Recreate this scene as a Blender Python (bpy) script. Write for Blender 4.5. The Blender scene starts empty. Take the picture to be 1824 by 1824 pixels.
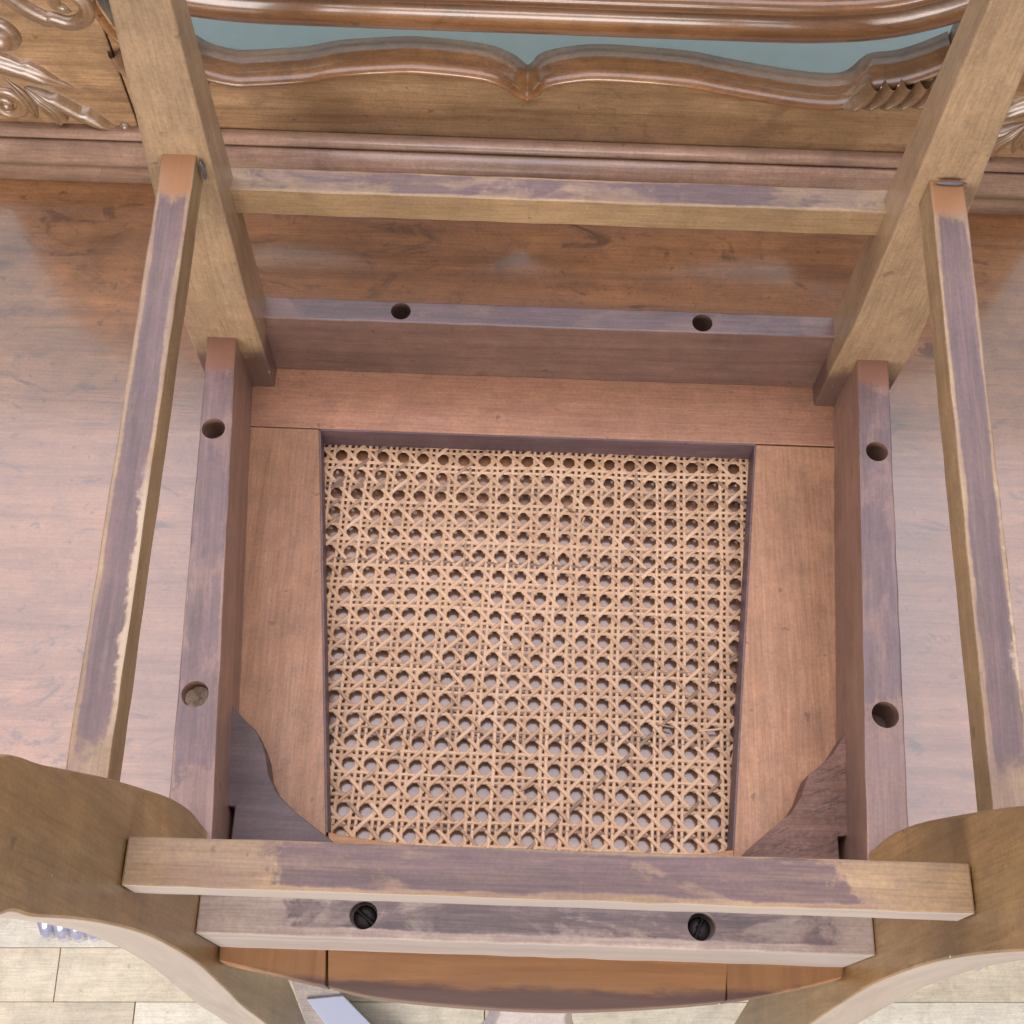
import bpy, bmesh, math, random
from mathutils import Vector, Matrix
random.seed(7)
C = bpy.context.scene.collection
sc = bpy.context.scene

# ------------------------------------------------------------------ camera, light, exposure
cam_d = bpy.data.cameras.new('camera'); cam = bpy.data.objects.new('camera', cam_d); C.objects.link(cam)
cam_d.sensor_width = 36; cam_d.lens = 45.25; cam_d.clip_start = .01; cam_d.clip_end = 100
cam.matrix_world = Matrix(((0.9994, -0.0346, -0.0037, -0.0263), (0.0299, 0.9081, -0.4176, -0.1077),
                           (0.0178, 0.4172, 0.9086, 0.9099), (0, 0, 0, 1)))
sc.camera = cam
w = bpy.data.worlds.new('World'); sc.world = w; w.use_nodes = True
w.node_tree.nodes['Background'].inputs[0].default_value = (1.0, .92, .97, 1)
w.node_tree.nodes['Background'].inputs[1].default_value = .05

def area(name, loc, target, sx, sy, energy, col):
    l = bpy.data.lights.new(name, 'AREA'); l.shape = 'RECTANGLE'; l.size = sx; l.size_y = sy
    l.energy = energy; l.color = col
    o = bpy.data.objects.new(name, l); C.objects.link(o); o.location = loc
    d = Vector(target) - Vector(loc); o.rotation_euler = d.to_track_quat('-Z', 'Y').to_euler()
    return o
area('roof_window_light', (-.16, .70, 1.45), (-.14, .56, 0), 2.7, 2.0, 76, (.93, .89, 1.0))
area('window_light', (-.15, -1.45, .42), (0, 0, -.02), 1.4, 1.0, 68, (1.0, .965, .95))
sc.view_settings.view_transform = 'Standard'; sc.view_settings.look = 'None'
sc.view_settings.exposure = -.30; sc.view_settings.gamma = 1
sc.cycles.max_bounces = 6
sc.cycles.use_denoising = True

TZ = -.010      # table surface the chair lies on
FZ = -.75       # floor

# ------------------------------------------------------------------ material helpers
class NT:
    def __init__(s, name):
        s.m = bpy.data.materials.new(name); s.m.use_nodes = True; s.t = s.m.node_tree
        s.b = s.t.nodes['Principled BSDF']
    def n(s, typ, ins=None, **props):
        nd = s.t.nodes.new(typ)
        for k, v in props.items(): setattr(nd, k, v)
        for k, v in (ins or {}).items():
            if hasattr(v, 'is_output'): s.t.links.new(v, nd.inputs[k])
            else: nd.inputs[k].default_value = v
        return nd
    def math(s, op, a, b=0.0, c=0.0, clamp=False):
        return s.n('ShaderNodeMath', {0: a, 1: b, 2: c}, operation=op, use_clamp=clamp).outputs[0]
    def noise(s, vec, scale, detail=3, rough=.55, dist=0.0):
        return s.n('ShaderNodeTexNoise', {'Vector': vec, 'Scale': scale, 'Detail': detail, 'Roughness': rough, 'Distortion': dist}).outputs[0]
    def mapr(s, v, a, b, c=0.0, d=1.0, smooth=False):
        return s.n('ShaderNodeMapRange', {'Value': v, 'From Min': a, 'From Max': b, 'To Min': c, 'To Max': d},
                   interpolation_type='SMOOTHSTEP' if smooth else 'LINEAR').outputs[0]
    def mix(s, f, a, b, mode='MIX'):
        nd = s.n('ShaderNodeMix', data_type='RGBA', blend_type=mode)
        for i, v in ((0, f), (6, a), (7, b)):
            if hasattr(v, 'is_output'): s.t.links.new(v, nd.inputs[i])
            else: nd.inputs[i].default_value = v if i == 0 else (*v, 1) if len(v) == 3 else v
        return nd.outputs[2]
    def ramp(s, f, stops):
        nd = s.n('ShaderNodeValToRGB', {0: f}); e = nd.color_ramp.elements
        while len(e) < len(stops): e.new(.5)
        for k, (p, c) in zip(e, stops): k.position = p; k.color = (*c, 1)
        return nd.outputs[0]
    def link(s, o, name): s.t.links.new(o, s.b.inputs[name])

def wood(name, dark, mid, light, axis='X', s=1.0, rough=.5, bump=.12, coat=0.0, coat_rough=.25, coat_ior=1.5, bare_lit=None, ga=1.0, blotch=.22,
         figure=0.0, rim=False, cracks=False, foot=False, stain=None, worn=None, spec=.5):
    dark = tuple(m + (d - m) * .75 for d, m in zip(dark, mid)); light = tuple(m + (d - m) * .75 for d, m in zip(light, mid))
    k = NT(name)
    tc = k.n('ShaderNodeTexCoord'); obj = tc.outputs['Object']
    rnd = k.n('ShaderNodeObjectInfo').outputs['Random']
    off = k.n('ShaderNodeCombineXYZ', {0: k.math('MULTIPLY', rnd, 3.1), 1: k.math('MULTIPLY', rnd, 7.7), 2: k.math('MULTIPLY', rnd, 5.3)}).outputs[0]
    v = k.n('ShaderNodeVectorMath', {0: obj, 1: off}, operation='ADD').outputs[0]
    lo, hi = 7 * s, 125 * s
    scl = {'X': (lo, hi, hi), 'Y': (hi, lo, hi), 'Z': (hi, hi, lo)}[axis]
    sclf = {'X': (30, 700, 700), 'Y': (700, 30, 700), 'Z': (700, 700, 30)}[axis]
    vg = k.n('ShaderNodeVectorMath', {0: v, 1: scl}, operation='MULTIPLY').outputs[0]
    vf = k.n('ShaderNodeVectorMath', {0: v, 1: sclf}, operation='MULTIPLY').outputs[0]
    grain = k.noise(vg, 1.0, 5, .62, .6)
    fine = k.noise(vf, 1.0, 2, .6)
    big = k.noise(v, 9 * s, 3, .6, .3)
    col = k.ramp(grain, [(.28, dark), (.5, mid), (.74, light)])
    bl = k.mapr(big, .3, .7, 1 - blotch, 1 + blotch)
    col = k.mix(1.0, col, k.n('ShaderNodeCombineColor', {0: bl, 1: bl, 2: bl}).outputs[0], 'MULTIPLY')
    pore = k.math('MULTIPLY', k.mapr(fine, .36, .6, 1 - .17 * ga, 1.03), k.mapr(k.noise(v, 42, 6, .72, .5), .3, .7, .82, 1.14))
    pore = k.math('MULTIPLY', pore, k.mapr(k.noise(v, 420, 2, .7), .3, .7, 1 - .13 * ga, 1 + .11 * ga))
    col = k.mix(1.0, col, k.n('ShaderNodeCombineColor', {0: pore, 1: pore, 2: pore}).outputs[0], 'MULTIPLY')
    if figure:
        vv = k.n('ShaderNodeVectorMath', {0: v, 1: {'X': (14, 32, 32), 'Y': (32, 14, 32), 'Z': (32, 32, 14)}[axis]}, operation='MULTIPLY').outputs[0]
        f1 = k.noise(vv, 1.0, 7, .7, 1.8)
        fm = k.math('MULTIPLY', k.mapr(f1, .53, .66, 0, 1, True), k.mapr(k.noise(v, 14, 3, .6), .40, .58, 0, 1, True))
        f3 = k.noise(v, 150, 4, .65, 1.0)
        fm = k.math('MAXIMUM', fm, k.math('MULTIPLY', k.mapr(f3, .60, .72, 0, 1, True), .7))
        col = k.mix(k.math('MULTIPLY', fm, figure), col, tuple(c * .38 for c in dark))
    spk = k.mapr(k.noise(v, 95, 2, .5, .4), .70, .75, 0, .55 * ga, True)
    smu = k.math('MULTIPLY', k.mapr(k.noise(v, 15, 5, .68, .8), .56, .70, 0, .30, True), min(1.0, ga + .2))
    col = k.mix(k.math('MAXIMUM', spk, smu), col, tuple(c * .42 for c in dark))
    rg = k.mapr(grain, .2, .8, rough + .08, rough - .08)
    if stain:
        L, W, sc_ = stain['L'], stain['W'], stain['col']
        ox, oy, amp = stain.get('ox', 0), stain.get('oy', 0), stain.get('amp', .012)
        sp = k.n('ShaderNodeSeparateXYZ', {0: obj})
        dx = k.math('SUBTRACT', k.math('ABSOLUTE', k.math('SUBTRACT', sp.outputs[0], ox)), L)
        dy = k.math('SUBTRACT', k.math('ABSOLUTE', k.math('SUBTRACT', sp.outputs[1], oy)), W)
        n1 = k.noise(v, 55, 6, .7, .3); n2 = k.noise(v, 16, 5, .6, .3)
        nn = k.math('SUBTRACT', n2, .5)
        dx = k.math('ADD', dx, k.math('MULTIPLY', k.math('SUBTRACT', n1, .5), amp * 5))
        dy = k.math('ADD', dy, k.math('MULTIPLY', nn, stain.get('ampy', amp * .8)))
        dy = k.math('ADD', dy, k.math('MULTIPLY', k.math('SUBTRACT', n1, .5), amp * .25))
        m = k.math('MULTIPLY', k.mapr(dx, -.006, .004, 1, 0, True), k.mapr(dy, -.0009, .0006, 1, 0, True))
        m = k.math('MULTIPLY', m, k.mapr(k.noise(vg, 2.6, 4, .75, .3), .30, .55, .72, 1))
        ns = k.n('ShaderNodeSeparateXYZ', {0: tc.outputs['Normal']})
        m = k.math('MULTIPLY', m, k.mapr(ns.outputs[stain.get('n', 2)], .6, .8, 0, 1))
        if stain.get('patch', 0):
            pn = k.noise(k.n('ShaderNodeVectorMath', {0: v, 1: (20, 45, 30)}, operation='MULTIPLY').outputs[0], 1.0, 5, .65, .5)
            m = k.math('MULTIPLY', m, k.mapr(pn, .55 - stain['patch'] * .12, .68 - stain['patch'] * .12, 1, .35, True))
        dn = k.noise(vg, 1.7, 4, .7, .5)
        sc2 = k.mix(k.mapr(dn, .3, .7), tuple(c * .62 for c in sc_), tuple(c * 1.42 for c in sc_))
        sc2 = k.mix(k.math('MULTIPLY', k.mapr(big, .45, .65, 0, 1, True), .45), sc2, tuple(a * b for a, b in zip(sc_, (1.35, 1.35, 1.4))))
        sc2 = k.mix(1.0, sc2, k.n('ShaderNodeCombineColor', {0: pore, 1: pore, 2: pore}).outputs[0], 'MULTIPLY')
        wash = k.math('MULTIPLY', k.mapr(ns.outputs[2], .6, .8, 0, 1), k.mapr(k.noise(v, 30, 5, .7, .4), .40, .66, 0, .42))
        col = k.mix(wash, col, tuple(c * 1.75 for c in sc_))
        col = k.mix(k.math('MULTIPLY', m, stain.get('op', .93)), col, sc2)
        if stain.get('end'):                                 # bare orange wood left at the far end
            ex, ec = stain['end']
            em = k.mapr(k.math('ADD', sp.outputs[0], k.math('MULTIPLY', nn, .04)), ex - .004, ex + .004, 1, 0, True)
            em = k.math('MULTIPLY', em, k.mapr(ns.outputs[2], .6, .8, 0, 1))
            col = k.mix(k.math('MULTIPLY', em, .85), col, ec)
        if stain.get('worn'):                                # bare pale wood rubbed through along one edge
            wy0, wx0, wx1, wl = stain['worn']
            a = k.math('MULTIPLY', k.mapr(sp.outputs[0], wx0, wx0 + .03, 0, 1), k.mapr(sp.outputs[0], wx1 - .03, wx1, 1, 0))
            e = k.math('ADD', k.math('MULTIPLY', sp.outputs[1], wl), k.math('MULTIPLY', k.math('SUBTRACT', n1, .5), .022))
            a = k.math('MULTIPLY', a, k.mapr(e, wy0, wy0 + .003, 0, 1, True))
            a = k.math('MULTIPLY', a, k.mapr(ns.outputs[2], .6, .8, 0, 1))
            col = k.mix(k.math('MULTIPLY', a, .8), col, (.46, .34, .215))
    if bare_lit:                                                 # little-stained rear face, window glare painted into its pale colour
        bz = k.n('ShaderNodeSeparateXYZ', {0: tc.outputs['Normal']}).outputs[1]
        col = k.mix(k.math('MULTIPLY', k.mapr(bz, -.55, -.8, 0, 1), .8), col, k.mix(k.mapr(grain, .3, .7), tuple(c * .85 for c in bare_lit), tuple(c * 1.12 for c in bare_lit)))
    if foot:                                                 # dark stain near the seat end
        fz = k.n('ShaderNodeSeparateXYZ', {0: obj}).outputs[2]
        fm = k.mapr(k.math('ADD', fz, k.math('MULTIPLY', k.math('SUBTRACT', k.noise(v, 40, 5, .65), .5), .05)), .062, .088, 1, 0, True)
        col = k.mix(k.math('MULTIPLY', fm, .85), col, (.085, .045, .042))
    if rim:                                                  # stained band along the bowed outer edge of the seat
        sp = k.n('ShaderNodeSeparateXYZ', {0: obj})
        x2 = k.math('MULTIPLY', sp.outputs[0], sp.outputs[0])
        d = k.math('SUBTRACT', sp.outputs[1], k.math('ADD', k.math('MULTIPLY', x2, .62), -.0525))
        nz = k.math('SUBTRACT', k.noise(k.n('ShaderNodeVectorMath', {0: obj, 1: (30, 90, 30)}, operation='MULTIPLY').outputs[0], 1.0, 5, .65), .5)
        om = k.mapr(k.math('ADD', sp.outputs[1], k.math('MULTIPLY', nz, .004)), -.018, -.022, 0, 1, True)
        col = k.mix(k.math('MULTIPLY', om, .85), col, k.mix(k.mapr(grain, .3, .7), (.19, .080, .026), (.33, .158, .055)))
        wd = k.math('ADD', k.math('SUBTRACT', .0125, k.math('MULTIPLY', x2, .42)), k.math('MULTIPLY', nz, .012))
        rm = k.math('MULTIPLY', k.mapr(k.math('SUBTRACT', d, wd), -.0030, .0026, 1, 0, True), om)
        col = k.mix(k.math('MULTIPLY', rm, .88), col, (.068, .032, .026))
    if cracks:                                               # splits running across the rough offcut
        cv = k.n('ShaderNodeVectorMath', {0: k.n('ShaderNodeVectorRotate', {'Vector': obj, 'Angle': -.38}, rotation_type='Z_AXIS').outputs[0], 1: (14, 210, 60)}, operation='MULTIPLY').outputs[0]
        cn2 = k.noise(cv, 1.0, 4, .6, .5)
        cm = k.mapr(k.math('ABSOLUTE', k.math('SUBTRACT', cn2, .5)), .004, .022, 1, 0, True)
        cm = k.math('MULTIPLY', cm, k.mapr(k.noise(v, 50, 2, .5), .36, .5, 0, 1, True))
        col = k.mix(k.math('MULTIPLY', cm, .75), col, (.055, .026, .02))
        col = k.mix(k.mapr(k.noise(v, 260, 4, .7), .5, .72, 0, .5), col, (.26, .17, .14))
    if worn:                                                 # small pale chips
        cn = k.noise(v, 75, 3, .6, .2)
        col = k.mix(k.math('MULTIPLY', k.mapr(cn, .735, .75, 0, 1, True), worn), col, (.72, .6, .42))
    k.link(col, 'Base Color'); k.link(rg, 'Roughness')
    k.b.inputs['Specular IOR Level'].default_value = spec
    if coat:
        k.b.inputs['Coat Weight'].default_value = coat; k.b.inputs['Coat Roughness'].default_value = coat_rough; k.b.inputs['Coat IOR'].default_value = coat_ior
    h = k.math('ADD', k.math('MULTIPLY', grain, .6), k.math('MULTIPLY', fine, .4))
    bp = k.n('ShaderNodeBump', {'Height': h, 'Strength': bump, 'Distance': .002}).outputs[0]
    k.link(bp, 'Normal')
    if coat: k.link(k.n('ShaderNodeBump', {'Height': k.math('ADD', big, k.math('MULTIPLY', grain, .25)), 'Strength': bump * 1.3, 'Distance': .004}).outputs[0], 'Coat Normal')
    return k.m

def plain(name, col, rough=.5, metal=0.0, var=.1, scale=30):
    k = NT(name); tc = k.n('ShaderNodeTexCoord').outputs['Object']
    n = k.noise(tc, scale, 4, .6)
    k.link(k.mix(n, tuple(c * (1 - var) for c in col), tuple(c * (1 + var) for c in col)), 'Base Color')
    k.b.inputs['Roughness'].default_value = rough; k.b.inputs['Metallic'].default_value = metal
    return k.m

# ------------------------------------------------------------------ mesh helpers
def obj_from(name, verts, faces, mat, parent=None, mw=None, bevel=0.0, smooth=False, seg=2):
    me = bpy.data.meshes.new(name); me.from_pydata([tuple(v) for v in verts], [], faces); me.update()
    bm = bmesh.new(); bm.from_mesh(me); bmesh.ops.recalc_face_normals(bm, faces=bm.faces); bm.to_mesh(me); bm.free()
    o = bpy.data.objects.new(name, me); C.objects.link(o)
    if mat: me.materials.append(mat)
    if mw is not None: o.matrix_world = mw
    if parent is not None:
        o.parent = parent
        o.matrix_parent_inverse = parent.matrix_basis.inverted()
    if smooth: me.polygons.foreach_set('use_smooth', [True] * len(me.polygons))
    if bevel:
        b = o.modifiers.new('bevel', 'BEVEL'); b.width = bevel; b.segments = seg; b.limit_method = 'ANGLE'; b.angle_limit = math.radians(35)
    return o

def thing(name, label, cat, loc, group=None):
    o = bpy.data.objects.new(name, None); C.objects.link(o); o.location = loc; o['label'] = label; o['category'] = cat
    o.empty_display_size = .05
    if group: o['group'] = group
    bpy.context.view_layer.update()
    return o

BOX = [(0, 1, 2, 3), (4, 7, 6, 5), (0, 4, 5, 1), (1, 5, 6, 2), (2, 6, 7, 3), (3, 7, 4, 0)]

def divided_box(nx, x0, x1, wf, z0, z1, jitter=0.0):
    """box along x in nx steps, half width from wf(t); long edges very slightly uneven"""
    V, F = [], []
    for i in range(nx + 1):
        t = i / nx; x = x0 + (x1 - x0) * t; hw = wf(t)
        j = [random.uniform(-jitter, jitter) for _ in range(4)]
        V += [(x, -hw + j[0], z0), (x, hw + j[1], z0), (x, hw + j[2], z1), (x, -hw + j[3], z1 + j[0] * .6)]
    for i in range(nx):
        a = i * 4; b = a + 4
        for q in range(4): F.append((a + q, a + (q + 1) % 4, b + (q + 1) % 4, b + q))
    F.append((0, 3, 2, 1)); e = nx * 4; F.append((e, e + 1, e + 2, e + 3))
    return V, F

def bar(name, p0, p1, w0, w1, h, mat, parent, bevel=.0011, jitter=.0003):
    """rail or stretcher: top centre line p0 -> p1, local X along it, local Z up, top at local z = 0"""
    p0, p1 = Vector(p0), Vector(p1); d = p1 - p0; L = d.length; X = d.normalized()
    Y = Vector((0, 0, 1)).cross(X).normalized(); Z = X.cross(Y)
    mid = (p0 + p1) / 2
    mw = Matrix(((X.x, Y.x, Z.x, mid.x), (X.y, Y.y, Z.y, mid.y), (X.z, Y.z, Z.z, mid.z), (0, 0, 0, 1)))
    V, F = divided_box(26, -L / 2, L / 2, lambda t: (w0 + (w1 - w0) * t) / 2, -h, 0, jitter)
    return obj_from(name, V, F, mat, parent, mw, bevel)

def box(name, x0, x1, y0, y1, z0, z1, mat, parent=None, bevel=.0012):
    c = Vector(((x0 + x1) / 2, (y0 + y1) / 2, (z0 + z1) / 2))
    V = [Vector(p) - c for p in ((x0, y0, z0), (x1, y0, z0), (x1, y1, z0), (x0, y1, z0), (x0, y0, z1), (x1, y0, z1), (x1, y1, z1), (x0, y1, z1))]
    return obj_from(name, V, [(3, 2, 1, 0), (4, 5, 6, 7), (0, 1, 5, 4), (1, 2, 6, 5), (2, 3, 7, 6), (3, 0, 4, 7)], mat, parent, Matrix.Translation(c), bevel)

def extrude_poly(name, poly, a, b, axis, mat, parent=None, bevel=.0012, smooth=False, at0=False):
    """closed 2D outline extruded along axis from a to b. axis Z: (x,y); X: (y,z); Y: (x,z)"""
    def P(q, t): return {'Z': (q[0], q[1], t), 'X': (t, q[0], q[1]), 'Y': (q[0], t, q[1])}[axis]
    n = len(poly)
    pts = [Vector(P(q, a)) for q in poly] + [Vector(P(q, b)) for q in poly]
    c = Vector() if at0 else sum(pts, Vector()) / len(pts)
    F = [tuple(range(n - 1, -1, -1)), tuple(range(n, 2 * n))] + [(i, (i + 1) % n, n + (i + 1) % n, n + i) for i in range(n)]
    o = obj_from(name, [p - c for p in pts], F, mat, parent, Matrix.Translation(c), bevel)
    if smooth:
        o.data.polygons.foreach_set('use_smooth', [len(p.vertices) == 4 for p in o.data.polygons])
    return o

def spline(pts, n=8):
    """Catmull-Rom through 2D or 3D points"""
    P = [Vector(p) for p in pts]; P = [P[0] * 2 - P[1]] + P + [P[-1] * 2 - P[-2]]; out = []
    for i in range(1, len(P) - 2):
        a, b, c, d = P[i - 1:i + 3]
        for j in range(n):
            t = j / n
            out.append(.5 * ((2 * b) + (c - a) * t + (2 * a - 5 * b + 4 * c - d) * t * t + (3 * b - a - 3 * c + d) * t ** 3))
    out.append(P[-2]); return out

def cut_holes(o, holes, depth):
    """bore round holes (x, y, radius) down from the top of a rail"""
    bpy.context.view_layer.update()
    top = max((o.matrix_world @ Vector(c)).z for c in o.bound_box)
    cutters = []
    for x, y, r in holes:
        bm = bmesh.new(); bmesh.ops.create_cone(bm, cap_ends=True, segments=36, radius1=r, radius2=r, depth=depth * 2)
        me = bpy.data.meshes.new('cut'); bm.to_mesh(me); bm.free()
        c = bpy.data.objects.new('cut', me); C.objects.link(c); c.location = (x, y, top); cutters.append(c)
        md = o.modifiers.new('hole', 'BOOLEAN'); md.object = c; md.operation = 'DIFFERENCE'; md.solver = 'EXACT'
    dg = bpy.context.evaluated_depsgraph_get(); dg.update()
    me = bpy.data.meshes.new_from_object(o.evaluated_get(dg)); o.modifiers.clear(); o.data = me
    for c in cutters: bpy.data.objects.remove(c)

# ------------------------------------------------------------------ materials
PUR = (.098, .051, .050)
M_floor = []
for i, (d, m, l) in enumerate([((.58, .475, .335), (.66, .555, .405), (.72, .62, .47)), ((.65, .57, .445), (.71, .635, .51), (.75, .69, .565)), ((.58, .44, .285), (.66, .52, .35), (.73, .60, .43))]):
    M_floor.append(wood('parquet_%d' % i, d, m, l, 'X', .45, .38, .03, blotch=.13, ga=.7, coat=.3, coat_rough=.3))
M_leg = wood('leg_wood', (.27, .170, .092), (.335, .215, .118), (.40, .268, .155), 'Z', .5, .45, .05, blotch=.2, worn=.9, coat=.5, coat_rough=.25, ga=.95, foot=True)
M_post = wood('post_wood', (.18, .100, .038), (.255, .146, .056), (.325, .195, .085), 'Z', .5, .42, .06, blotch=.45, worn=.7, coat=.35, coat_rough=.22, bare_lit=(.285, .24, .22), ga=1.0)
M_pink = wood('seat_wood', (.29, .132, .072), (.36, .174, .096), (.42, .22, .130), 'X', .4, .5, .07, blotch=.16)
M_pinky = wood('seat_side_wood', (.29, .137, .068), (.37, .185, .094), (.44, .235, .130), 'Y', .4, .5, .06, blotch=.2, rim=True)
M_orange = wood('seat_rear_wood', (.30, .125, .035), (.42, .19, .06), (.48, .24, .09), 'X', .7, .42, .08, blotch=.25, rim=True)
tan = ((.36, .24, .125), (.44, .31, .18), (.52, .38, .24))
olive = ((.22, .132, .060), (.29, .18, .085), (.355, .235, .125))
M_sideL = wood('side_stretcher_left_wood', *olive, 'X', .6, .55, .10, coat=.35, coat_rough=.3, stain=dict(L=.165, W=.0078, ox=.005, col=PUR, amp=.007, ampy=.006, worn=(.0062, .01, .17, 1), end=(-.163, (.28, .122, .040))))
M_sideR = wood('side_stretcher_right_wood', *olive, 'X', .6, .55, .10, coat=.35, coat_rough=.3, stain=dict(L=.165, W=.0082, col=PUR, amp=.009, ampy=.007, worn=(.0080, .00, .15, 1), end=(-.160, (.28, .122, .040))))
M_fstr = wood('front_stretcher_wood', *olive, 'X', .6, .55, .08, coat=.35, coat_rough=.3, stain=dict(L=.20, W=.0078, col=PUR, amp=.012, ampy=.006, patch=.9))
M_rstr = wood('rear_stretcher_wood', *olive, 'X', .6, .55, .10, bare_lit=(.285, .245, .225), coat=.2, coat_rough=.3, stain=dict(L=.140, W=.0100, patch=.25, ox=.006, oy=.001, col=PUR, amp=.014, ampy=.006))
M_frail = wood('front_rail_wood', (.125, .068, .052), (.165, .093, .070), (.21, .125, .098), 'X', .6, .42, .08, coat=.7, coat_rough=.22, stain=dict(L=.19, W=.02, col=PUR, amp=.012, patch=.6))
pinkish = ((.22, .120, .085), (.28, .158, .112), (.34, .205, .15))
M_lrail = wood('side_rail_left_wood', *pinkish, 'X', .6, .5, .08, coat=.35, coat_rough=.3, stain=dict(L=.150, W=.012, ox=-.010, patch=.35, end=(-.155, (.22, .09, .045)), col=(.135, .078, .076), amp=.016, ampy=.008, op=.85))
M_rrail = wood('side_rail_right_wood', *pinkish, 'X', .6, .5, .08, coat=.35, coat_rough=.3, stain=dict(L=.122, W=.016, ox=-.042, patch=.3, end=(-.165, (.24, .105, .06)), col=(.125, .076, .078), amp=.016, op=.85))
M_rrear = wood('rear_rail_wood', (.27, .185, .135), (.34, .25, .19), (.41, .31, .24), 'X', .6, .55, .10, bare_lit=(.285, .245, .225), coat=.2, coat_rough=.3, stain=dict(L=.165, W=.0095, oy=.0022, ox=.012, col=(.088, .054, .053), amp=.012, ampy=.008, patch=.45))
M_blockL = wood('dark_block_wood', (.066, .040, .038), (.090, .054, .050), (.12, .074, .068), 'X', .8, .5, .15)
M_blockR = wood('bark_block_wood', (.13, .062, .042), (.19, .095, .065), (.25, .135, .095), 'X', 1.2, .7, .5, blotch=.35, cracks=True)
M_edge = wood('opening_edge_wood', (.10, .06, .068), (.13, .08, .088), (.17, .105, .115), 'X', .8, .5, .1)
M_table = wood('table_veneer', (.125, .050, .016), (.235, .100, .034), (.30, .138, .052), 'X', .45, .42, .10, coat=1.0, coat_rough=.15, coat_ior=1.74, blotch=.28, figure=.8)
M_board = wood('backboard_wood', (.17, .085, .038), (.36, .21, .100), (.49, .31, .165), 'X', .5, .42, .08, coat=.7, coat_rough=.22, blotch=.25, figure=.35)
M_mould = wood('moulding_wood', (.34, .20, .13), (.44, .275, .185), (.52, .34, .24), 'X', .5, .38, .05, coat=.8, coat_rough=.22)
M_rail = wood('polished_rail_wood', (.13, .056, .020), (.235, .106, .038), (.33, .165, .062), 'X', .5, .36, .04, coat=.9, coat_rough=.13, blotch=.35)
M_carve = wood('carved_wood', (.17, .09, .04), (.24, .135, .065), (.30, .18, .09), 'X', .6, .34, .10, coat=1.0, coat_rough=.30, coat_ior=1.6)
M_shell = wood('shell_sky_sheen', (.20, .20, .26), (.27, .27, .35), (.36, .36, .45), 'X', .6, .3, .05, coat=1.0, coat_rough=.12, coat_ior=1.9)  # cool sky reflection of the varnish put into the base colour
M_plug = wood('plug_wood', (.20, .13, .08), (.33, .24, .16), (.46, .36, .26), 'Z', 1.5, .7, .3)
M_splat = wood('splat_wood', (.30, .25, .25), (.36, .31, .32), (.42, .37, .38), 'Z', .5, .35, .05, coat=.5)
def cane_mat():
    k = NT('cane_tones'); a = k.n('ShaderNodeAttribute', attribute_name='tone').outputs['Fac']
    obj = k.n('ShaderNodeTexCoord').outputs['Object']
    n = k.noise(obj, 60, 4, .6); n2 = k.noise(obj, 900, 2, .6)
    f = k.math('ADD', a, k.math('MULTIPLY', k.math('SUBTRACT', n, .5), .5))
    f = k.math('ADD', f, k.math('MULTIPLY', k.math('SUBTRACT', n2, .5), .5))
    k.link(k.ramp(f, [(.0, (.20, .12, .075)), (.22, (.42, .255, .145)), (.5, (.56, .345, .195)), (.9, (.65, .43, .265))]), 'Base Color')
    k.b.inputs['Roughness'].default_value = .5
    return k.m
M_cane = cane_mat()
M_screw = plain('old_screw_steel', (.035, .028, .025), .5, .7, .4, 200)
M_wall = plain('pale_teal_plaster', (.62, .88, .97), .5, 0, .07, 60)
M_blue = plain('panel_blue', (.47, .49, .63), .45, 0, .04, 20)  # even pale blue for the small panel
M_pale = wood('pale_board_wood', (.42, .34, .30), (.50, .42, .37), (.56, .48, .43), 'X', .5, .45, .05)

# ------------------------------------------------------------------ floor and wall
fl = obj_from('floor', [(-3, -2.5, FZ - .012), (3, -2.5, FZ - .012), (3, 1.2, FZ - .012), (-3, 1.2, FZ - .012)], [(0, 1, 2, 3)], plain('floor_gap', (.05, .04, .03), .8))
fl['kind'] = 'structure'
rot = math.radians(1.75); RW = .0620; PL = .42
def plank(x0, x1, row, mat):
    y1 = .066 - row * RW; y0 = y1 - RW
    c, s = math.cos(rot), math.sin(rot)
    cx, cy = (x0 + x1) / 2, (y0 + y1) / 2
    hx, hy = (x1 - x0) / 2 - .0006, RW / 2 - .00025
    V = [(-hx, -hy, -.01), (hx, -hy, -.01), (hx, hy, -.01), (-hx, hy, -.01), (-hx, -hy, 0), (hx, -hy, 0), (hx, hy, 0), (-hx, hy, 0)]
    mw = Matrix.Translation((cx * c - cy * s, cx * s + cy * c, FZ + random.uniform(-.0003, .0003))) @ Matrix.Rotation(rot, 4, 'Z')
    return obj_from('plank', V, [(3, 2, 1, 0), (4, 5, 6, 7), (0, 1, 5, 4), (1, 2, 6, 5), (2, 3, 7, 6), (3, 0, 4, 7)], mat, fl, mw, .0004, seg=1)
starts = {0: -.551, 1: -.453, 2: -.36}
for row in range(-12, 9):
    x = starts.get(row, -.55 + (row * .137) % PL) - PL * 3
    i = 0
    while x < 1.1:
        ln = 1.6 if -.15 < x < .3 else PL
        mi = [1, 0, 2][(row * 2 + i) % 3] if x > -.2 else [0, 1, 0][(row + i) % 3]
        if x + ln > -1.0: plank(x, x + ln, row, M_floor[2 if x > .05 else mi])  # warm planks on the right: warmer light there put into their colour
        x += ln; i += 1
wl = box('wall', -2.5, 2.5, .90, .96, FZ - .012, .95, M_wall, None, 0); wl['kind'] = 'structure'

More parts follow.
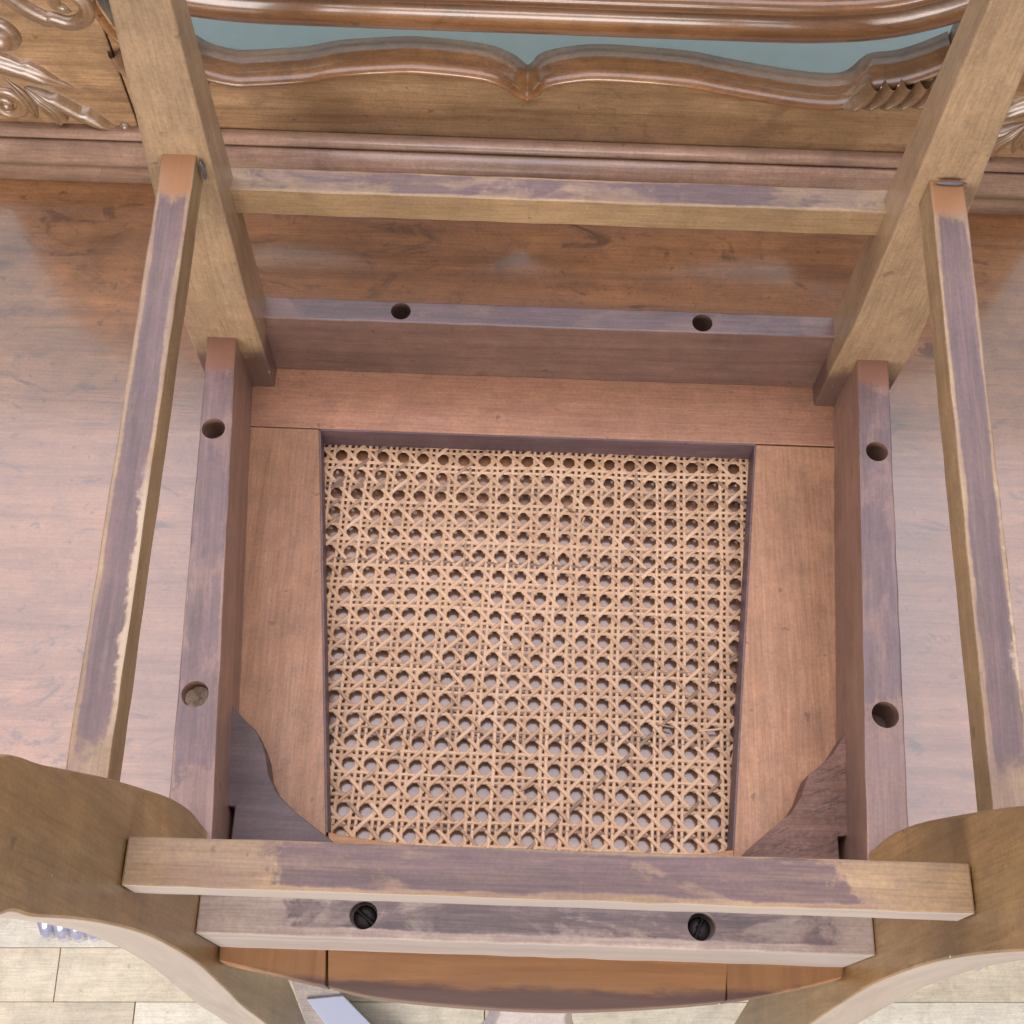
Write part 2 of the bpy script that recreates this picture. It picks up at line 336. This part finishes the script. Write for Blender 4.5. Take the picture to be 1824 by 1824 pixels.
# ------------------------------------------------------------------ sideboard
CX = -.022
sb = thing('sideboard', 'polished brown sideboard with carved backboard, under the upturned chair', 'sideboard', (CX, .35, FZ))
box('tabletop', -.53, .486, .046, .672, TZ - .026, TZ, M_table, sb, .004)
box('apron', -.47, .426, .07, .64, TZ - .15, TZ - .026, M_board, sb, .002)
def mir(pts): return [(2 * CX - x, z) for x, z in pts]
for sx, side in ((-.333, -1), (.311, 1)):
    for y0, y1 in ((.012, .072), (.56, .62)):
        prof = [(y1, TZ - .026), (y1 - .004, -.3), (y1 - .012, FZ), (y1 - .04, FZ), (y1 - .042, -.62), (y1 - .045, -.3), (y1 - .058, -.12), (y0, -.06), (y0 + .012, TZ - .026)]
        lg = extrude_poly('leg', prof, sx - .024, sx + .024, 'X', M_board, sb, .004)
        if y0 < .1:                                          # shell carved on the knee
            V, F = [], []
            for q in range(4):
                cx = sx + (q - 1.5) * .0112; b0 = len(V)
                for a in range(9):
                    for b in range(9):
                        th = math.pi * a / 8; ph = math.pi * b / 8
                        V.append((cx + .0062 * math.copysign(abs(math.cos(th)) ** .7, math.cos(th)), .0172 - (.0285 - .001 * abs(q - 1.5)) * math.sin(th) ** .6 * math.sin(ph) ** .9, -.078 + .024 * math.cos(ph)))
                for a in range(8):
                    for b in range(8):
                        i = b0 + a * 9 + b; F.append((i, i + 1, i + 10, i + 9))
            obj_from('shell_carving', V, F, M_shell, lg, None, 0, True)

# moulding at the foot of the backboard (profile y,z), butted in front of the panels
def moulding(name, prof, mat):
    pr = [Vector(p) for p in prof]
    return extrude_poly(name, pr, -.53, .486, 'X', mat, sb, 0, True)
YB = .640
moulding('base_fillet', [(YB, TZ), (.6225, TZ), (.6225, .004), (.624, .0075), (YB, .0085)], M_mould)
arc = [(.628 - .011 * math.sin(math.pi * i / 12) ** .8, .0085 + .0265 * i / 12) for i in range(13)]
moulding('base_torus', [(YB, .0085)] + arc + [(YB, .035)], M_mould)
moulding('base_bead', [(YB, .0355), (.632, .0355)] + [(.631 - .003 * math.sin(math.pi * i / 8), .036 + .008 * i / 8) for i in range(9)] + [(YB, .0445)], M_mould)

# centre panel with scalloped top edge
R_ = [(-.0219, .1005), (-.0192, .1033), (-.0114, .1144), (.0094, .1223), (.04, .1263), (.1054, .1227), (.1356, .1167), (.175, .1092), (.2023, .1049), (.2286, .1036), (.2400, .1085), (.2475, .121), (.2545, .1275), (.2718, .1311), (.2863, .1381), (.2968, .145), (.3075, .153)]
L_ = [(-.3515, .188), (-.3460, .166), (-.3408, .150), (-.3303, .142), (-.3158, .1371), (-.2985, .1275), (-.2915, .121), (-.2804, .1117), (-.262, .1062), (-.2483, .1065), (-.204, .1124), (-.1746, .1206), (-.1293, .1265), (-.1039, .1272), (-.0592, .1226), (-.0362, .1132), (-.0251, .103), (-.0219, .1005)]
crv = [(p.x, p.y) for p in spline(L_, 6)] + [(p.x, p.y) for p in spline(R_, 6)][1:]
low = [(x, z - .004) for x, z in crv]
extrude_poly('centre_panel', [(.3075, TZ), ] + list(reversed(low)) + [(-.3515, TZ)], YB + .002, YB + .030, 'Y', M_board, sb, 0)
# moulded rim running along the scallops
prof = [(.030, -.004), (.030, 0), (.022, .0), (.0135, -.0004), (.0125, -.0012), (.0075, -.0018), (.002, -.0034), (-.0010, -.0058), (-.0022, -.0080), (-.0012, -.0096), (.003, -.0100)]
V, F = [], []
for i, (x, z) in enumerate(crv):
    a = Vector(crv[max(0, i - 1)]); b = Vector(crv[min(len(crv) - 1, i + 1)]); t = (b - a).normalized(); n = Vector((-t.y, t.x))
    if abs(x + .0219) < .004: n = Vector((0, 1))
    n = (n + Vector((0, .6))).normalized()
    for dy, dn in prof: V.append((x + n.x * dn, YB + dy, z + n.y * dn))
m_ = len(prof)
for i in range(len(crv) - 1):
    for j in range(m_): F.append((i * m_ + j, i * m_ + (j + 1) % m_, (i + 1) * m_ + (j + 1) % m_, (i + 1) * m_ + j))
obj_from('scalloped_rim', V, F, M_rail, sb, None, 0, True)

# end panels
EL = [(-.50, TZ), (-.50, .21), (-.493, .27), (-.470, .305), (-.425, .325), (-.40, .340), (-.375, .360), (-.3528, .365), (-.3528, TZ)]
extrude_poly('end_panel', EL, YB, YB + .030, 'Y', M_board, sb, .0012)
extrude_poly('end_panel', mir(EL), YB, YB + .030, 'Y', M_board, sb, .0012)

# rounded rail frame standing over the gap, with a board inside it
half = [(CX, .1765), (.12, .1765), (.195, .1772), (.243, .183), (.275, .193), (.302, .2065), (.325, .226), (.342, .252), (.350, .285), (.346, .315), (.325, .342), (.28, .360), (.22, .370), (.12, .378), (CX, .38)]
full = half + list(reversed(mir(half)))[1:-1]
path = [(p.x, p.y) for p in spline(full + [full[0]], 6)][:-1]
def frame_loft(name, prof, mat, closed_profile=True):
    V, F = [], []; n = len(path); m = len(prof)
    for i, (x, z) in enumerate(path):
        a = Vector(path[i - 1]); b = Vector(path[(i + 1) % n]); t = (b - a).normalized(); nn = Vector((-t.y, t.x))   # inward
        for y, d in prof: V.append((x + nn.x * d, y, z + nn.y * d))
    for i in range(n):
        for j in range(m): F.append((i * m + j, i * m + (j + 1) % m, ((i + 1) % n) * m + (j + 1) % m, ((i + 1) % n) * m + j))
    return obj_from(name, V, F, mat, sb, None, 0, True)
frame_loft('frame_rail', [(.655 + .0195 * math.cos(a), .0195 * math.sin(a)) for a in [2 * math.pi * i / 24 for i in range(24)]], M_rail)
frame_loft('frame_bead', [(.655 + .0085 * math.cos(a) - .012, .0225 + .0075 * math.sin(a)) for a in [2 * math.pi * i / 16 for i in range(16)]], M_rail)
extrude_poly('frame_panel', [(CX + (x - CX) * .985, .278 + (z - .278) * .94) for x, z in path], .6535, .668, 'Y', M_board, sb, 0)

# ---- carved scrollwork on the end panels
def leaf(spine, widths, h, ribs=3, notch=0.0, name='carved_leaf', flip=False):
    if flip: spine = mir(spine)
    P = spline(spine, 8); n = len(P); K = 13; V, F = [], []
    for i, p in enumerate(P):
        a = P[max(0, i - 1)]; b = P[min(n - 1, i + 1)]; t = (b - a).normalized(); nn = Vector((-t.y, t.x)) * (-1 if flip else 1)
        u = i / (n - 1) * (len(widths) - 1); q = min(int(u), len(widths) - 2); wd = widths[q] + (widths[q + 1] - widths[q]) * (u - q)
        saw = ((i / (n - 1) * 3.2) % 1.0)
        for k in range(K):
            s = -1 + 2 * k / (K - 1); ww = wd * (1 - notch * saw * (s > 0))
            hh = h * (max(0, 1 - abs(s) ** 3)) * (.62 + .38 * abs(math.cos(s * math.pi * ribs / 2))) * min(1, .3 + wd / max(widths))
            V.append((p.x + nn.x * s * ww, YB + .0008 - hh, p.y + nn.y * s * ww))
    for i in range(n - 1):
        for k in range(K - 1):
            j = i * K + k; F.append((j, j + 1, j + K + 1, j + K))
    return obj_from(name, V, F, M_carve, sb, None, 0, True)
def scroll(pts, r0, r1, name='carved_scroll', flip=False, sq=.9):
    if flip: pts = mir(pts)
    P = spline(pts, 8); n = len(P); K = 12; V, F = [], []
    for i, p in enumerate(P):
        a = P[max(0, i - 1)]; b = P[min(n - 1, i + 1)]; t = (b - a).normalized(); nn = Vector((-t.y, t.x))
        r = r0 + (r1 - r0) * i / (n - 1)
        for k in range(K):
            th = math.pi * k / (K - 1)
            groove = 1 - .28 * math.exp(-((th - 1.9) / .28) ** 2)
            V.append((p.x + nn.x * r * math.cos(th), YB + .0008 - r * sq * math.sin(th) * groove, p.y + nn.y * r * math.cos(th)))
    for i in range(n - 1):
        for k in range(K - 1):
            j = i * K + k; F.append((j, j + 1, j + K + 1, j + K))
    for e in (0, (n - 1) * K): F.append(tuple(range(e, e + K)))
    return obj_from(name, V, F, M_carve, sb, None, 0, True)
def bead(x, z, r, name='carved_bead', flip=False, d=1.0):
    if flip: x = 2 * CX - x
    bm = bmesh.new(); bmesh.ops.create_uvsphere(bm, u_segments=18, v_segments=12, radius=r)
    V = [(v.co.x, v.co.y * d, v.co.z) for v in bm.verts]; F = [[v.index for v in f.verts] for f in bm.faces]; bm.free()
    return obj_from(name, V, F, M_carve, sb, Matrix.Translation((x, YB, z)), 0, True)
def spiral(cx, cz, r, turns, a0, sgn=1):
    return [(cx + r * (1 - .8 * t) * math.cos(a0 + sgn * t * turns * 2 * math.pi), cz + r * (1 - .8 * t) * math.sin(a0 + sgn * t * turns * 2 * math.pi)) for t in [i / 14 for i in range(15)]]
for fp in (False, True):
    scroll([(-.470, .255), (-.446, .222), (-.4232, .1945), (-.408, .1745), (-.394, .163)] + spiral(-.3745, .178, .0205, 1.15, math.radians(228), 1), .0085, .0045, flip=fp)
    scroll([(-.490, .165), (-.470, .172), (-.450, .168)] + spiral(-.4375, .142, .0150, .8, math.radians(95), -1), .0075, .0065, flip=fp)
    bead(-.4360, .140, .0105, flip=fp)
    leaf([(-.4800, .1180), (-.4560, .1165), (-.4380, .1115), (-.4180, .1020), (-.3955, .0885)], [.0110, .0135, .0140, .0115, .0010], .0085, 2, .30, flip=fp)
    leaf([(-.4330, .0880), (-.4200, .0795), (-.4030, .0640), (-.3860, .0510), (-.3690, .0400)], [.0010, .0070, .0105, .0100, .0015], .0080, 1, .35, flip=fp)
    leaf([(-.4350, .0870), (-.4270, .0760), (-.4190, .0640), (-.4150, .0500)], [.0008, .0065, .0100, .0070], .0085, 3, flip=fp)
    leaf([(-.4480, .0960), (-.4400, .0800), (-.4370, .0650), (-.4360, .0520)], [.0008, .0050, .0060, .0020], .0055, 2, flip=fp)
    bead(-.3635, .0440, .0046, flip=fp)
    scroll([(-.487, .087), (-.472, .088)] + spiral(-.4570, .0655, .0165, 1.2, math.radians(100), -1), .0062, .0045, flip=fp)
    bead(-.4570, .0655, .0060, flip=fp)
    # acanthus flutes under the rim at the ends of the scallops
    for q in range(5):
        x = .2360 + q * .0128; z = .0995 + q * .0013
        sp = [(x, z), (x + .0085, z + .0035), (x + .0155, z + .0130), (x + .0190, z + .0270)]
        leaf(mir(sp) if not fp else sp, [.0010, .0052, .0066, .0058], .0100, 1, name='acanthus_flute')

# ------------------------------------------------------------------ the upturned chair
ch = thing('chair', 'upturned wooden chair with cane seat lying legs up on the sideboard', 'chair', (0, .2, TZ))
t, h1 = .022, .0965

# seat frame, lying face down
SB = TZ + .001
box('seat_front_member', -.262, .256, .3665, .452, SB, t, M_pink, ch, .0008)
arc_r = [(-.2039, -.0289), (-.1703, -.0352), (-.1324, -.0422), (-.0891, -.0487), (-.0056, -.0522), (.056, -.0500), (.1264, -.0430), (.1658, -.0356), (.2031, -.0265)]
inner = [(-.1405, .0563), (-.0959, .051), (-.01, .047), (.0945, .048), (.1359, .0538)]
ar = [(p.x, p.y) for p in spline(arc_r, 6)]; inn = [(p.x, p.y) for p in spline(inner, 6)]
def between(pts, a, b): return [p for p in pts if a < p[0] < b]
Lq = [(-.264, .3660), (-.1753, .3658), (-.1421, .0563), (-.1350, -.0212), (-.1335, -.0421)] + list(reversed(between(ar, -.205, -.1335))) + [(-.2048, -.020), (-.2048, .05), (-.236, .08)]
Rq = [(.258, .3655), (.1661, .3655), (.1359, .0538), (.1279, -.0213), (.1273, -.0430)] + between(ar, .1273, .2031) + [(.2048, -.020), (.2048, .05), (.236, .08)]
extrude_poly('seat_side_member', Lq, SB, t, 'Z', M_pinky, ch, .0008, at0=True)
extrude_poly('seat_side_member', Rq, SB, t - .0002, 'Z', M_pinky, ch, .0008, at0=True)
rear_poly = inn + [(.1353, .047), (.1262, -.0430)] + list(reversed(between(ar, -.132, .1258))) + [(-.1318, -.0424), (-.1400, .050)]
extrude_poly('seat_rear_member', rear_poly, SB, t - .0003, 'Z', M_orange, ch, .0008, at0=True)
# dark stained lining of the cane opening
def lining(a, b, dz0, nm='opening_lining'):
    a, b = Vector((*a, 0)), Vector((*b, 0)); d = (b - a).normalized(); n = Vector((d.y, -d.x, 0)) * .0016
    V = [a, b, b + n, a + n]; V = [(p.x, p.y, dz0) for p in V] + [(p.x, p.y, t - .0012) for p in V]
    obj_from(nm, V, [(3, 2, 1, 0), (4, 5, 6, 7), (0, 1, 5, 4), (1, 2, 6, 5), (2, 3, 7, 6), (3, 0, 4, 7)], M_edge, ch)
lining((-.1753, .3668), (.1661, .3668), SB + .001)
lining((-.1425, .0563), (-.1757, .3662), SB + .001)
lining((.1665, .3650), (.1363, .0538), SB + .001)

# woven cane: pairs up and across, one diagonal each way, all interlaced
p = .01643; X0, Y0 = -.1599, .3561; ZC = -.0034
V, F = [], []
T = []
def strand(pts, wd, th, tag_dark=False):
    """flat strand with a slightly rounded face through 3D points"""
    b0 = len(V); n = len(pts); tone = random.gauss(.5, .2)
    if tag_dark: tone = random.uniform(-.1, .3)
    for i, q in enumerate(pts):
        T.extend([tone] * 4)
        a = pts[max(0, i - 1)]; b = pts[min(n - 1, i + 1)]; d = (b - a); d.z = 0; d.normalize(); s = Vector((-d.y, d.x, 0))
        for o, z in ((-wd / 2, 0), (-wd * .28, th), (wd * .28, th), (wd / 2, 0)): V.append(tuple(q + s * o + Vector((0, 0, z))))
    for i in range(n - 1):
        for j in range(3): F.append((b0 + i * 4 + j, b0 + i * 4 + j + 1, b0 + i * 4 + j + 5, b0 + i * 4 + j + 4))
        F.append((b0 + i * 4 + 3, b0 + i * 4, b0 + i * 4 + 4, b0 + i * 4 + 7))
def inside(u, v):
    y = Y0 + v; x = X0 + u + .030 * v
    if y > .3685 or y < .040: return False
    f = (.3660 - y) / .31
    return (-.1775 + .0332 * f) < x < (.1685 - .0302 * f)
def run(fn, n, wd, th, amp=.0002, dk=False):
    seg, ph = [], random.uniform(0, 6.28); fr = random.uniform(20, 50)
    for i in range(n):
        u, v, z = fn(i)
        if inside(u, v):
            wob = amp * math.sin(ph + fr * (u + v)) + .00045 * math.sin(37 * u - 23 * v + 1.3) + .0003 * math.sin(71 * v + 48 * u)
            seg.append(Vector((X0 + u + .030 * v + wob, Y0 + v + wob * .8, ZC + z)))
        elif len(seg) > 2: strand(seg, wd, th, dk); seg = []
        else: seg = []
    if len(seg) > 2: strand(seg, wd, th, dk)
A, B = .00062, .00042; st = p / 8
for c in range(-2, 23):                                      # u = x along a row, hole centres at multiples of p
    for e in (-1, 1):
        u0 = (c + .5) * p + e * .143 * p + random.uniform(-.0002, .0002)
        run(lambda i: (u0, .02 - i * st, B * math.cos(2 * math.pi * (.02 - i * st) / p / 2 * 2 + (0 if e > 0 else math.pi)) * .6), 180, .160 * p * random.uniform(.88, 1.1), .00058)
for r in range(-2, 24):
    for e in (-1, 1):
        v0 = -(r + .5) * p + e * .143 * p + random.uniform(-.0002, .0002)
        run(lambda i: (-.03 + i * st, v0, -B * math.cos(2 * math.pi * (-.03 + i * st) / p + (0 if e > 0 else math.pi)) * .6), 200, .158 * p * random.uniform(.88, 1.1), .00058, dk=(r, e) in ((13, -1), (13, 1), (16, 1), (5, 1), (17, -1)))
def diag(q, sgn):
    # lines v = sgn*u + (q + .5) p ; over the crosswise pairs one way, under them the other
    wd = .172 * p * random.uniform(.9, 1.12); o = random.uniform(-.0003, .0003)
    run(lambda i: (-.04 + i * st, sgn * (-.04 + i * st) + (q + .5) * p + o, .0002 + A * math.cos(2 * math.pi * (-.04 + i * st) / p) * sgn), 250, wd, .00058, .00020)
for q in range(-46, 24): diag(q, 1)
for q in range(-24, 46): diag(q, -1)
for (px, py, ang, ln) in ((.018, .318, -.6, .010), (-.052, .311, .4, .007), (.031, .301, 1.2, .008), (.118, .142, .1, .016), (.088, .146, -.2, .012), (-.012, .093, .5, .013), (.140, .118, 1.3, .010), (-.118, .196, -.1, .009)):
    dx, dy = math.cos(ang), math.sin(ang)                    # snapped strand ends standing out of the weave
    strand([Vector((px + dx * ln * k / 4, py + dy * ln * k / 4, ZC + .0010 + .0016 * (k / 4) ** 2)) for k in range(5)], .0016, .0004, random.random() < .5)
cane = obj_from('cane_panel', V, F, M_cane, ch); cane['kind'] = 'stuff'
at = cane.data.attributes.new('tone', 'FLOAT', 'POINT'); at.data.foreach_set('value', T)

# rails
fr = bar('front_rail', (-.222, .4278, h1), (.222, .4278, h1), .0185, .0185, h1 - t, M_frail, ch)
lr = bar('side_rail', (-.2416, .402, h1), (-.2165, .030, h1), .0210, .0285, h1 - t, M_lrail, ch)
rr = bar('side_rail', (.2403, .402, h1), (.2178, .030, h1), .0225, .0270, h1 - t, M_rrail, ch)
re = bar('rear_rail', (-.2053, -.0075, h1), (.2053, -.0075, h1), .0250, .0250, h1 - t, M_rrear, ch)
cut_holes(fr, [(-.111, .4282, .0074), (.1147, .4272, .0076)], .03)
cut_holes(lr, [(-.2379, .3236, .0083), (-.2251, .1281, .0089)], .026)
cut_holes(rr, [(.2364, .3237, .0079), (.2247, .1300, .0089)], .030)
cut_holes(re, [(-.1051, -.0061, .0086), (.1005, -.0063, .0086)], .014)
def screw(x, y, z, r, ang):
    bm = bmesh.new()
    bmesh.ops.create_uvsphere(bm, u_segments=24, v_segments=10, radius=r)
    V = []
    for v in bm.verts:
        q = v.co.copy(); q.z = max(q.z, 0) * .35
        if q.z > 0 and abs(q.x * math.cos(ang) + q.y * math.sin(ang)) < r * .14: q.z -= r * .16
        V.append(q)
    F = [[v.index for v in f.verts] for f in bm.faces]; bm.free()
    sc_ = obj_from('screw', V, F, M_screw, ch, Matrix.Translation((x, y, z)))
    # driver slot as a cut bar across the head
    c, s = math.cos(ang + math.pi / 2), math.sin(ang + math.pi / 2)
    obj_from('screw_slot', [(-c * r * .9 - s * .0007, -s * r * .9 + c * .0007, r * .34), (c * r * .9 - s * .0007, s * r * .9 + c * .0007, r * .34), (c * r * .9 + s * .0007, s * r * .9 - c * .0007, r * .34), (-c * r * .9 + s * .0007, -s * r * .9 - c * .0007, r * .34)], [(0, 1, 2, 3)], plain('slot', (.008, .007, .006), .8), sc_, Matrix.Translation((x, y, z)))
screw(-.1051, -.0061, h1 - .0128, .0072, .9)
screw(.1005, -.0063, h1 - .0128, .0072, -.4)
pv, pf = [], []                                              # splintered wooden plug left in the near left hole
for k in range(20):
    a = 2 * math.pi * k / 20; pv.append((.0086 * math.cos(a), .0086 * math.sin(a), random.uniform(-.0015, .0008)))
for k in range(20):
    a = 2 * math.pi * k / 20; q = .0034 * random.uniform(.5, 1.2); pv.append((q * math.cos(a) + .001, q * math.sin(a) - .001, random.uniform(-.0065, -.0035)))
pf = [(k, (k + 1) % 20, 20 + (k + 1) % 20, 20 + k) for k in range(20)] + [tuple(range(20, 40))]
obj_from('hole_plug', pv, pf, M_plug, ch, Matrix.Translation((-.2251, .1281, h1 - .0110)))

# front legs (top of the picture): square, tapering above the rails
def leg(name, s, yb, mat):
    xi = [(.020, .2138), (.13, .2130), (.46, .2105)]
    V, F = [], []
    for z, dx, dy in ((SB + .012, .0525, .0345), (.10, .0525, .0375), (.145, .0500, .041), (.25, .0420, .036), (.40, .0335, .0265), (.47, .0300, .0235)):
        x0 = .2138 - (z - .02) * .006 if z > .02 else .2138
        V += [(s * x0, .4372 - dy, z), (s * (x0 + dx), .4372 - dy, z), (s * (x0 + dx), .4372, z), (s * x0, .4372, z)]
    for i in range(5):
        a = i * 4
        for q in range(4): F.append((a + q, a + (q + 1) % 4, a + 4 + (q + 1) % 4, a + 4 + q))
    F += [(3, 2, 1, 0), (20, 21, 22, 23)]
    return obj_from(name, V, F, mat, ch, None, .0015)
leg('front_leg', -1, 0, M_leg); leg('front_leg', 1, 0, M_leg)

# rear legs running on into the back posts: one curved piece each
rear_edge = [(-.110, .52), (-.078, .475), (-.0512, .419), (-.0473, .383), (-.0412, .3256), (-.0368, .2678), (-.0340, .2050), (-.0340, .140), (-.0360, .0730), (-.0400, .0193), (-.0450, -.042), (-.0500, -.10), (-.0560, -.209), (-.0680, -.33), (-.088, -.45), (-.105, -.54)]
front_edge = [(-.062, .52), (-.030, .49), (.0003, .4485), (.0090, .40), (.0185, .345), (.0240, .3117), (.0333, .247), (.0405, .1900), (.0432, .1450), (.0420, .1150), (.0400, .078), (.0330, .02), (.0200, -.09), (.0030, -.20), (-.0140, -.31), (-.0400, -.44), (-.062, -.54)]
pp = [(q.x, q.y) for q in spline(rear_edge, 4)] + [(q.x, q.y) for q in reversed(spline(front_edge, 4))]
def shift(pts, y): return [(a - 0, b) for a, b in pts]
for s in (-1, 1):
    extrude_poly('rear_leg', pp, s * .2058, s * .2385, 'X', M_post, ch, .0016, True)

# old glue squeezed out beside the side stretchers
M_glue = plain('old_glue', (.105, .095, .10), .45, 0, .3, 300)
def glue(name, c, r3):
    bm = bmesh.new(); bmesh.ops.create_uvsphere(bm, u_segments=16, v_segments=10, radius=1)
    V = [(v.co.x * r3[0] * (1 + .2 * math.sin(5 * v.co.z)), v.co.y * r3[1], v.co.z * r3[2]) for v in bm.verts]
    F = [[v.index for v in f.verts] for f in bm.faces]; bm.free()
    return obj_from(name, V, F, M_glue, ch, Matrix.Translation(c), 0, True)
glue('glue_drip', (-.2178, .4005, .2840), (.0016, .0012, .0085))
glue('glue_drip', (.2320, .4005, .2966), (.0085, .0012, .0016))
# stretchers
bar('front_stretcher', (-.2165, .434, .2367), (.2165, .434, .2367), .0180, .0180, .0255, M_fstr, ch)
bar('side_stretcher', (-.2306, .412, .2944), (-.2303, .022, .2718), .0206, .0218, .0225, M_sideL, ch)
bar('side_stretcher', (.2308, .412, .2958), (.2306, .022, .2718), .0206, .0218, .0225, M_sideR, ch)
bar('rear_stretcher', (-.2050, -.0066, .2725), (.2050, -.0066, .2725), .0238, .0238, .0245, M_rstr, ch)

# corner blocks glued inside the rear corners
zb = .048
Lb = [(-.2180, .1438), (-.2090, .1330), (-.1985, .1235), (-.1925, .1185), (-.1868, .1085), (-.1836, .1010), (-.1805, .0880), (-.1732, .0758), (-.1588, .0630), (-.1345, .0465), (-.125, .036), (-.1250, .006), (-.2005, .006), (-.2005, .0660), (-.2130, .0665)]
extrude_poly('corner_block', Lb, t + .0005, zb, 'Z', M_blockL, ch, .001)
Rb = [(.2187, .1343), (.2130, .1330), (.2004, .1145), (.1895, .1050), (.1840, .1010), (.1800, .0920), (.1772, .0850), (.1700, .0740), (.1560, .0630), (.1399, .0492), (.130, .040), (.130, .006), (.2005, .006), (.2005, .0600), (.2112, .0605)]
extrude_poly('corner_block', Rb, t + .0005, zb, 'Z', M_blockR, ch, .001)

# backrest hanging below the seat: splat and crest
sp_z = [-.02, -.10, -.18, -.24, -.32, -.40, -.47]; hw = [.034, .029, .0265, .0270, .033, .044, .060]; yr = [-.022, -.030, -.0370, -.0425, -.0500, -.0590, -.0700]
V, F = [], []
for z, a, y in zip(sp_z, hw, yr):
    V += [(.009 - a, y, z), (.009 + a, y, z), (.009 + a + .006, y + .012, z), (.009 - a - .006, y + .012, z)]
for i in range(len(sp_z) - 1):
    for q in range(4): F.append((i * 4 + q, i * 4 + (q + 1) % 4, i * 4 + 4 + (q + 1) % 4, i * 4 + 4 + q))
F += [(3, 2, 1, 0), (24, 25, 26, 27)]
obj_from('splat', V, F, M_splat, ch, None, .0015)
extrude_poly('crest_rail', [(-.065, -.465), (-.082, -.47), (-.105, -.54), (-.088, -.55)], -.206, .206, 'X', M_post, ch, .003)

# ------------------------------------------------------------------ small board on the floor, seen past the seat edge
bd = thing('board', 'pale board with blue panel lying on the parquet below the chair', 'board', (-.20, -.02, FZ))
def quad(name, pts, z0, z1, mat):
    c = Vector((-.20, -.03, z0)); V = [(x - c.x, y - c.y, z0 - c.z) for x, y in pts] + [(x - c.x, y - c.y, z1 - c.z) for x, y in pts]
    obj_from(name, V, [(3, 2, 1, 0), (4, 5, 6, 7), (0, 1, 5, 4), (1, 2, 6, 5), (2, 3, 7, 6), (3, 0, 4, 7)], mat, bd, Matrix.Translation(c), .001)
quad('board_base', [(-.2700, .030), (-.2070, .0085), (-.0980, -.085), (-.200, -.12)], FZ + .001, FZ + .028, M_pale)
quad('blue_panel', [(-.2440, -.0022), (-.2010, .0030), (-.1000, -.0835), (-.150, -.105)], FZ + .028, FZ + .031, M_blue)
